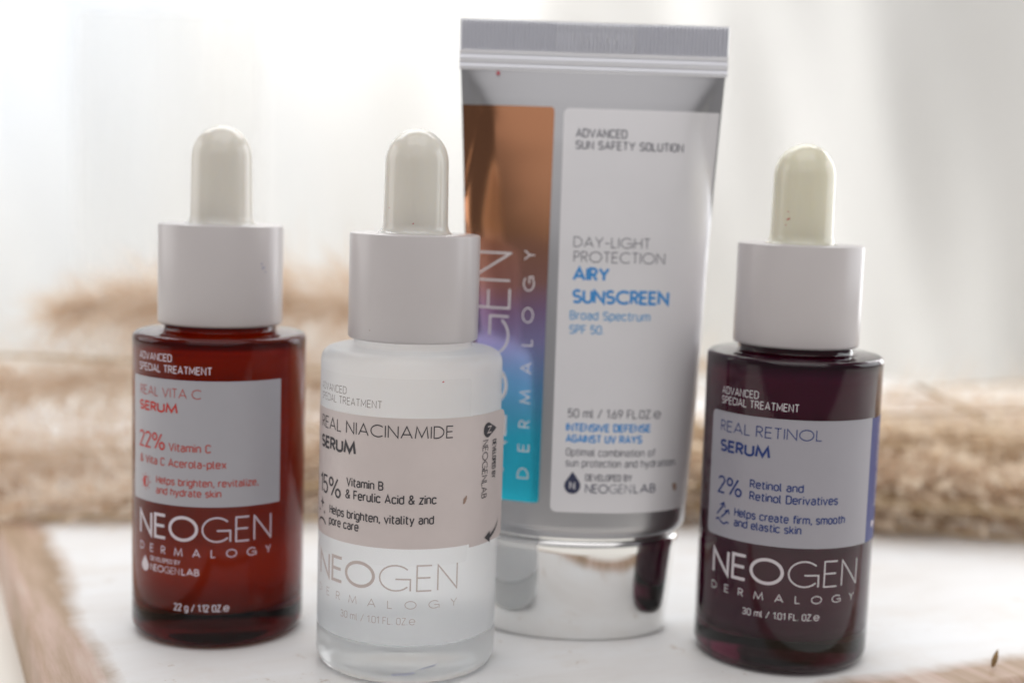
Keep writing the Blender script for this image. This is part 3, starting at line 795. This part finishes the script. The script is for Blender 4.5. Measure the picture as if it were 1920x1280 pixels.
text("Helps create firm, smooth", s0, M_navy, lab, -13.59, 8.34, 29.77, 1.65, weight=.145, off=LO)
text("and elastic skin", s0, M_navy, lab, -13.59, -.43, 27.8, 1.65, weight=.145, off=LO)
print_strokes("lift_icon", [
    ([(-18.1, 29.3), (-16.7, 30.9), (-16.4, 31.6)], .16, False), ([(-17.3, 31.2), (-16.3, 31.8), (-15.9, 30.9)], .14, False),
    ([(-16.9, 28.8), (-15.7, 29.9), (-15.2, 30.4)], .16, False), ([(-16.0, 30.2), (-15.0, 30.6), (-14.8, 29.8)], .14, False),
    ([(-18.4, 28.2), (-17.6, 28.6), (-16.9, 28.0), (-16.1, 27.7), (-15.3, 28.2), (-14.8, 28.0)], .15, False)], s0, M_navy, lab, 0, 0, 0, LO)
text("DEVELOPED BY NEOGENLAB", s0, M_white, side, 18.6, 34.9, 47.8, 1.1, weight=.12, rot=-90, off=LO)
shape("drop_logo", drop_pts(18.6, 28.3, 1.4, 2.1, -90), s0, M_white, side, LO)
text("NEOGEN", s0, M_white, R_, -18.55, 12.5, 17.65, 5.15, 'F', .055, heavy=(3, .118))
text("DERMALOGY", s0, M_white, R_, -18.72, 12.04, 14.55, 1.55, 'F', .12, tracking=.95)
text("30 ml / 1.01 FL. OZ.\u212e", s0, M_white, R_, -10.76, 4.04, 11.25, 1.35, weight=.13)
for k, (a, z, r1, r2) in enumerate(((-3.9, 86.1, .35, .13), (-4.0, 87.5, .12, .1), (-4.4, 85.0, .12, .1))):
    shape("red_speck", blob_pts(a, z, r1, r2, 20, k + 20, rough=.4), sb, M_speck, R_, .06)

# ------------------------------------------------------------------ sunscreen tube
TX, TY = 14.5, 279.0
T_ = empty("sunscreen_tube", (TX, TY, 0), "silver sunscreen tube standing on its chrome cap behind the bottles", "tube")
def ha(z): return float(np.interp(z, [21, 24, 48, 79, 92, 107, 115, 124], [21.9, 22.6, 23.9, 24.8, 25.4, 26.2, 26.65, 26.8]))
def hb(z): return float(np.interp(z, [21, 30, 48, 80, 100, 108, 114, 124], [13.4, 12.6, 10.6, 6.4, 3.3, 1.9, .75, .7]))
def ydepth(x, z):
    a, b = ha(z), hb(z)
    t = min(1.0, abs(x) / a)
    y = b * (1 - t ** 2.3) ** (1 / 2.0)
    if 84 < z < 115:                                     # the pinched corner facets below the crimp
        xc = 26.8 - (115 - z) * .62 if z > 104 else 20.0 - (104 - z) * .05
        amt = .42 * min(1, (115 - z) / 6) * min(1, (z - 84) / 18)
        e = (abs(x) - xc) / .8
        y = max(.25, y - amt * .8 * (e if e > 8 else math.log1p(math.exp(e))))
    return y
def tube_surf(x, z, off): return (x, -ydepth(x, z) - off, z)
V, F = [], []
zs = [21.3, 21.6, 22.2, 23, 24, 26] + list(np.arange(28, 84, 4)) + list(np.arange(84, 116, .5)) + [116]
nt_ = 90
ring = []
for z in zs:
    a = ha(z); sh = 0.0
    if z < 23: sh = (23 - z) ** 2 * .45
    row = []
    for k in range(2 * nt_):
        t = math.pi * k / nt_
        x = -math.cos(t) * a
        y = -ydepth(x, z) if k <= nt_ else ydepth(x, z)
        if k in (0, nt_): y = 0
        f = 1 - sh / a
        row.append(len(V)); V.append((x * f, y * f, z))
    ring.append(row)
n = 2 * nt_
for A, B in zip(ring, ring[1:]):
    for k in range(n): F.append((A[k], A[(k + 1) % n], B[(k + 1) % n], B[k]))
F.append(tuple(reversed(ring[0]))); F.append(tuple(ring[-1]))
me = mesh("tube_body", V, F); fix_normals(me)
link("tube_body", me, M_silver, T_); autosmooth(T_.children[0], 45)

# crimped seal with upright ridges and the two pressed lines below it
V, F = [], []
cols = 71 * 4
rowsz = [113.6, 113.9, 114.3, 114.7, 115.2, 115.6, 116.0, 116.4, 116.9, 117.4, 117.7, 120, 122.9, 123.3, 123.5]
for z in rowsz:
    for i in range(cols + 1):
        x = -26.85 + 53.7 * i / cols
        d = .95
        if z < 117.5: d += .13 * math.sin((z - 113.6) * 3.6) - .1 * (z < 114)
        elif z < 123.2:
            flat = abs(x - .2) < 8.0 and 117.8 < z
            d += .36 * (1 if (i // 2) % 2 else -1) * (0.7 if flat else 1.0)
        V.append((x, -d, z))
m = cols + 1
for j in range(len(rowsz) - 1):
    for i in range(cols): F.append((j * m + i, j * m + i + 1, (j + 1) * m + i + 1, (j + 1) * m + i))
N = len(V)
V += [(v[0], -v[1], v[2]) for v in V]
F += [tuple(N + k for k in reversed(f)) for f in F]
for i in range(cols):
    j = (len(rowsz) - 1) * m
    F.append((j + i, j + i + 1, N + j + i + 1, N + j + i)); F.append((i + 1, i, N + i, N + i + 1))
for j in range(len(rowsz) - 1):
    F.append((j * m, (j + 1) * m, N + (j + 1) * m, N + j * m)); a = j * m + cols; F.append((a + m, a, N + a, N + a + m))
me = mesh("crimp_seal", V, F); fix_normals(me)
seal = link("crimp_seal", me, M_seal, T_, smooth=False)
flat = lambda u, v, o: (u, -1.0 - o, v)
code = print_strokes("code_emboss", [([(-7.6, 118.1), (8, 118.1), (8, 122.5), (-7.6, 122.5)], .14, True)] +
    [([(x_, 119.2 + .3 * math.sin(x_ * 7)), (x_ + .5 * math.cos(x_ * 3), 121.4 + .3 * math.cos(x_ * 5))], .13, False) for x_ in np.arange(-4.5, 4.8, .95)], flat, M_seal, T_, 0, 0, 0, .06)

# chrome cap
V, F = [], []
prof = [(0, .0, .05), (.94, 0, 0), (.975, .15, 0), (1, .7, 0), (1, 6, 0), (1, 12, 0), (1, 18, 0), (1, 19.6, 0), (.985, 20.3, 0), (.96, 20.6, 0), (.93, 20.7, 0), (.93, 21.5, 0), (0, 21.5, 0)]
ring = []
for s_, z, _ in prof:
    a = (19.35 + 2.0 * min(1, z / 20.6)) * s_; b = (12.0 + 1.1 * min(1, z / 20.6)) * s_
    row = []
    if s_ == 0: row = [len(V)]; V.append((0, 0, z))
    else:
        for k in range(128):
            t = 2 * math.pi * k / 128; row.append(len(V)); V.append((a * math.cos(t), b * math.sin(t), z))
    ring.append(row)
for A, B in zip(ring, ring[1:]):
    for k in range(128):
        k2 = (k + 1) % 128
        if len(A) == 1: F.append((A[0], B[k2], B[k]))
        elif len(B) == 1: F.append((A[k], A[k2], B[0]))
        else: F.append((A[k], A[k2], B[k2], B[k]))
me = mesh("chrome_cap", V, F); fix_normals(me)
cc = link("chrome_cap", me, M_chrome, T_); autosmooth(cc, 40)

# label panels: plain in z, their side edges follow the taper of the tube
def tube_patch(name, e0, e1, z0, z1, mat, r, parent, off=.09, thick=.04):
    def surf(u, v, o):
        x0, x1 = e0(v), e1(v); return tube_surf(x0 + (x1 - x0) * (u / 30.0), v, o)
    return patch(name, 0, 30.0, z0, z1, surf, mat, parent, off=off, r=r, thick=thick, vstep=1.5)
pan = tube_patch("label_panel", lambda z: -5.75 + .003 * (z - 67), lambda z: ha(z) * .985, 26.7, 106.5, M_panel, (1.2, .6, .3, 1.2), T_)
strip = tube_patch("foil_strip", lambda z: -ha(z) * .995, lambda z: -7.85 + .009 * (z - 67), 28.2, 106.6, M_strip, (.1, 1.0, 1.0, .1), T_)
TO = .17
for s_, x0, x1, z, h, fnt, wt, mt in (
    ("ADVANCED", -3.12, 7.16, 100.7, 1.80, 'D', .14, M_tubegrey), ("SUN SAFETY SOLUTION", -3.15, 18.6, 98.37, 1.75, 'D', .14, M_tubegrey),
    ("DAY-LIGHT", -2.89, 12.45, 79.0, 2.12, 'F', .085, M_tubegrey), ("PROTECTION", -2.79, 15.53, 76.05, 2.2, 'F', .085, M_tubegrey),
    ("AIRY", -2.89, 4.49, 72.33, 2.8, 'F', .19, M_sky), ("SUNSCREEN", -2.89, 16.65, 67.9, 2.85, 'F', .19, M_sky),
    ("Broad Spectrum", -3.2, 12.91, 64.7, 1.8, 'D', .14, M_skyl), ("SPF 50.", -3.21, 3.61, 61.9, 1.8, 'D', .14, M_skyl),
    ("50 ml / 1.69 FL.OZ.\u212e", -2.99, 15.81, 45.4, 1.8, 'D', .12, M_tubegrey),
    ("INTENSIVE DEFENSE", -3.23, 13.84, 42.72, 1.62, 'D', .19, M_sky), ("AGAINST UV RAYS", -3.25, 12.1, 40.5, 1.62, 'D', .19, M_sky),
    ("Optimal combination of", -3.06, 14.94, 37.88, 1.55, 'D', .12, M_tubegrey), ("sun protection and hydration.", -3.1, 19.42, 35.75, 1.55, 'D', .12, M_tubegrey),
    ("DEVELOPED BY", .93, 10.34, 33.03, 1.35, 'D', .15, M_tubegrey)):
    text(s_, tube_surf, mt, pan, x0, x1, z, h, fnt, wt, off=TO)
text("NEOGEN", tube_surf, M_lab, pan, 1.0, 10.2, 30.63, 1.8, 'F', .08, off=TO, heavy=(3, .12))
text("LAB", tube_surf, M_lab, pan, 10.7, 15.2, 30.63, 1.8, 'F', .12, off=TO)
shape("drop_logo", drop_pts(-1.6, 32.6, 3.2, 4.4), tube_surf, M_lab, pan, TO)
print_strokes("logo_letter", layout("N", 'F', 1.15, 1.5, .15, 0), tube_surf, M_panel, pan, -2.2, 31.3, 0, TO + .03)
text("NEOGEN", tube_surf, M_stripink, strip, -15.1, 28.4, 34.0, 8.6, 'F', .045, off=TO, rot=90, heavy=(3, .08))
text("DERMALOGY", tube_surf, M_stripink, strip, -10.4, 34.9, 32.8, 2.25, 'F', .1, tracking=1.0, off=TO, rot=90)
shape("red_speck", blob_pts(-19.0, 113.0, .4, .4, 0, 31), tube_surf, M_speck, T_, .55)
shape("stain", blob_pts(19.3, 31.4, .45, .8, 10, 33), tube_surf, M_stain, pan, TO)

# ------------------------------------------------------------------ dried grass
def tube_path(pts, r0, r1, n=7):
    V, F = [], []
    m = len(pts)
    for i, p in enumerate(pts):
        a = Vector(pts[max(0, i - 1)]); b = Vector(pts[min(m - 1, i + 1)]); d = (b - a).normalized()
        e = d.cross(Vector((0, 0, 1)));  e = e.normalized() if e.length > 1e-4 else Vector((1, 0, 0)); g = d.cross(e)
        r = r0 + (r1 - r0) * i / (m - 1)
        for k in range(n):
            t = 2 * math.pi * k / n; V.append(Vector(p) + (e * math.cos(t) + g * math.sin(t)) * r)
    for i in range(m - 1):
        for k in range(n): F.append((i * n + k, i * n + (k + 1) % n, (i + 1) * n + (k + 1) % n, (i + 1) * n + k))
    F.append(tuple(range(n))); F.append(tuple(range((m - 1) * n, m * n)))
    return V, F

def bez(P, n):
    out = []
    for i in range(n + 1):
        t = i / n; a, b, c, d = (1 - t) ** 3, 3 * t * (1 - t) ** 2, 3 * t * t * (1 - t), t ** 3
        out.append(Vector(P[0]) * a + Vector(P[1]) * b + Vector(P[2]) * c + Vector(P[3]) * d)
    return out

def plume(name, P, label, cat, mat, n, radius, hair, seed, start=.25, wid=.28, group=None, droop=.25, tone=(0, 1), spread=.45, spike=1, stems=4):
    """a grass head lying or leaning along the curve P: a stem and a mass of thin tapering hairs in clumps"""
    base = Vector(P[0])
    t_ = empty(name, base, label, cat, group)
    C = [p - base for p in bez(P, 24)]
    me = mesh("stem", *tube_path(C, 1.1, .35)); link("stem", me, M_stem, t_)
    rng = np.random.default_rng(seed)
    for _ in range(stems):
        k0 = int(rng.integers(0, 10)); k1 = int(rng.integers(16, 25))
        o0, o1 = rng.normal(size=3) * radius * .35, rng.normal(size=3) * radius * .75
        Q = [c + Vector(o0) * (1 - i / (k1 - k0)) + Vector(o1) * (i / (k1 - k0)) for i, c in enumerate(C[k0:k1])]
        Q = [Vector((q.x, q.y, max(q.z, .8 - base.z))) for q in Q]
        link("stem", mesh("stem", *tube_path(Q, .55, .3, 5)), M_stem, t_)
    Cn = np.array([list(p) for p in C]); m = len(Cn) - 1
    nb = n // 7                                         # branchlets, each carrying seven hairs
    tb_ = start + (1 - start) * rng.random(nb) ** .9
    V, F, T = [], [], []
    for b in range(nb):
        t = tb_[b]; i = min(m - 1, int(t * m)); fr = t * m - i
        p0 = Cn[i] * (1 - fr) + Cn[i + 1] * fr; d = Cn[i + 1] - Cn[i]; d /= np.linalg.norm(d)
        q = rng.normal(size=3); q -= q.dot(d) * d; q /= np.linalg.norm(q)
        prof_ = (.9 + .1 * math.sin(t * 37 + seed)) * math.sin(math.pi * min(1, max(0, ((t - start) / (1 - start)) * .86 + .12))) ** .6
        br = q * radius * prof_ * rng.uniform(.15, 1.0) ** .8 + d * radius * rng.uniform(-.2, 1.2)
        tn = tone[0] + (tone[1] - tone[0]) * float(rng.beta(.7, .7))
        for h_ in range(7):
            s = rng.uniform(.3, 1.1)
            a0 = p0 + br * s + rng.normal(size=3) * radius * .08
            dr = d * rng.uniform(.4, 1.2) + q * rng.uniform(-.1, .9) + rng.normal(size=3) * spread
            dr /= np.linalg.norm(dr); ln = hair * rng.uniform(.4, 1.3) * (.5 + .5 * prof_)
            wv = wid * rng.uniform(.6, 1.5)
            if h_ < spike: ln, wv = rng.uniform(2.6, 5.5), wid * rng.uniform(3.0, 5.5)
            sd = np.cross(dr, rng.normal(size=3)); sd /= np.linalg.norm(sd)
            a1 = a0 + dr * ln * .55 + np.array([0, 0, -droop * ln * .15]); a2 = a0 + dr * ln + np.array([0, 0, -droop * ln * .55])
            k = len(V)
            V += [a0 - sd * wv * .3, a0 + sd * wv * .3, a1 + sd * wv * .5, a1 - sd * wv * .5, a2]
            F += [(k, k + 1, k + 2, k + 3), (k + 3, k + 2, k + 4)]
            T += [min(1, max(0, tn + rng.normal() * .15))] * 5
    for v in V:
        v[2] = max(v[2], .4 - base.z)
    me = mesh("plume", V, F)
    at = me.attributes.new("tone", 'FLOAT', 'POINT'); at.data.foreach_set("value", np.array(T, dtype=np.float32))
    o = link("plume", me, mat, t_, smooth=False); o["kind"] = "stuff"
    return t_

G1 = "pale pampas plumes lying behind the left bottles"
G2 = "brown grass heads lying behind the right bottles"
plume("pampas_plume", [(90, 470, 26), (10, 458, 46), (-70, 440, 60), (-138, 428, 47)], "highest pale pampas plume, its tip pointing left above the others", "dried grass", M_pampas, 5600, 13, 26, 1, .08, wid=.32, group=G1, spread=.66)
plume("pampas_plume", [(40, 440, 12), (-40, 432, 30), (-110, 420, 34), (-190, 412, 20)], "long pale pampas plume reaching the left edge of the photo at mid height", "dried grass", M_pampas, 4200, 13, 26, 2, .1, wid=.32, group=G1, spread=.72)
plume("pampas_plume", [(30, 405, 9), (-50, 392, 16), (-110, 380, 13), (-185, 372, 8)], "pale pampas plume lying low across the left edge of the board", "dried grass", M_pampas, 3600, 13, 24, 3, .1, wid=.32, group=G1, spread=.72)
plume("pampas_plume", [(20, 372, 8), (-40, 366, 10), (-80, 356, 7), (-125, 348, 4)], "lowest pale pampas plume, just behind the amber red bottle", "dried grass", M_pampas, 1300, 8, 20, 4, .1, wid=.32, group=G1, spread=.66)
plume("grass_head", [(-20, 375, 11), (40, 372, 12), (120, 366, 12), (230, 360, 11)], "thick brown grass head lying along the board behind the dark bottle", "dried grass", M_straw, 12000, 12.5, 10, 5, .06, wid=.5, group=G2, tone=(.2, 1), spread=.65, spike=3, stems=14)
plume("grass_head", [(0, 400, 14), (70, 398, 19), (150, 392, 18), (260, 388, 17)], "brown grass head lying on top of the bundle behind the dark bottle", "dried grass", M_straw, 9000, 11, 12, 6, .06, wid=.5, group=G2, tone=(.6, 1), spread=.65, spike=3, stems=14)
plume("pampas_plume", [(40, 440, 12), (120, 440, 21), (190, 436, 20), (300, 430, 18)], "cream pampas plume behind the brown grass at the right edge", "dried grass", M_pampas, 5000, 16, 22, 8, .1, group="pale pampas plumes at the right")
plume("grass_head", [(60, 378, 9), (0, 376, 12), (-40, 372, 12), (-75, 368, 9)], "brown grass head lying behind the clear bottle and the tube", "dried grass", M_straw, 6000, 9, 11, 9, .06, wid=.45, group=G2, tone=(.1, .9), spread=.8, spike=3)
# loose stalks
for k, (P, lb) in enumerate((
    ([(10, 352, 3), (-50, 350, 3), (-100, 346, 2), (-150, 342, 2)], "thin dry stalk lying on the board left of the amber bottle"),
    ([(-30, 410, 33), (-110, 400, 36), (-160, 395, 36), (-240, 380, 41)], "thin dry stalk sticking out left over the pampas plumes"),
    ([(122, 408, 35), (136, 402, 29), (150, 398, 22), (172, 392, 10)], "thin brown stalk sloping down at the right edge"))):
    o = link("dry_stalk", mesh("dry_stalk", *tube_path(bez(P, 16), .6, .35)), M_stem)
    o["label"] = lb; o["category"] = "stalk"; o["group"] = "loose dry stalks"

# a single seed husk at the lower right
V, F = lathe([(0, 0), (.35, .4), (.55, 1.4), (.5, 2.4), (.25, 3.3), (0, 3.9)], 12)
sd = link("seed_husk", mesh("seed_husk", V, F), M_seed)
sd.location = Vector((95.9, 258.5, .35)) * S; sd.rotation_euler = (rad(-20), rad(22), 0)
sd["label"] = "small brown seed husk standing on the board at lower right"; sd["category"] = "seed"

# labels: the empties copied through make_bottle carry their own; nothing else to do
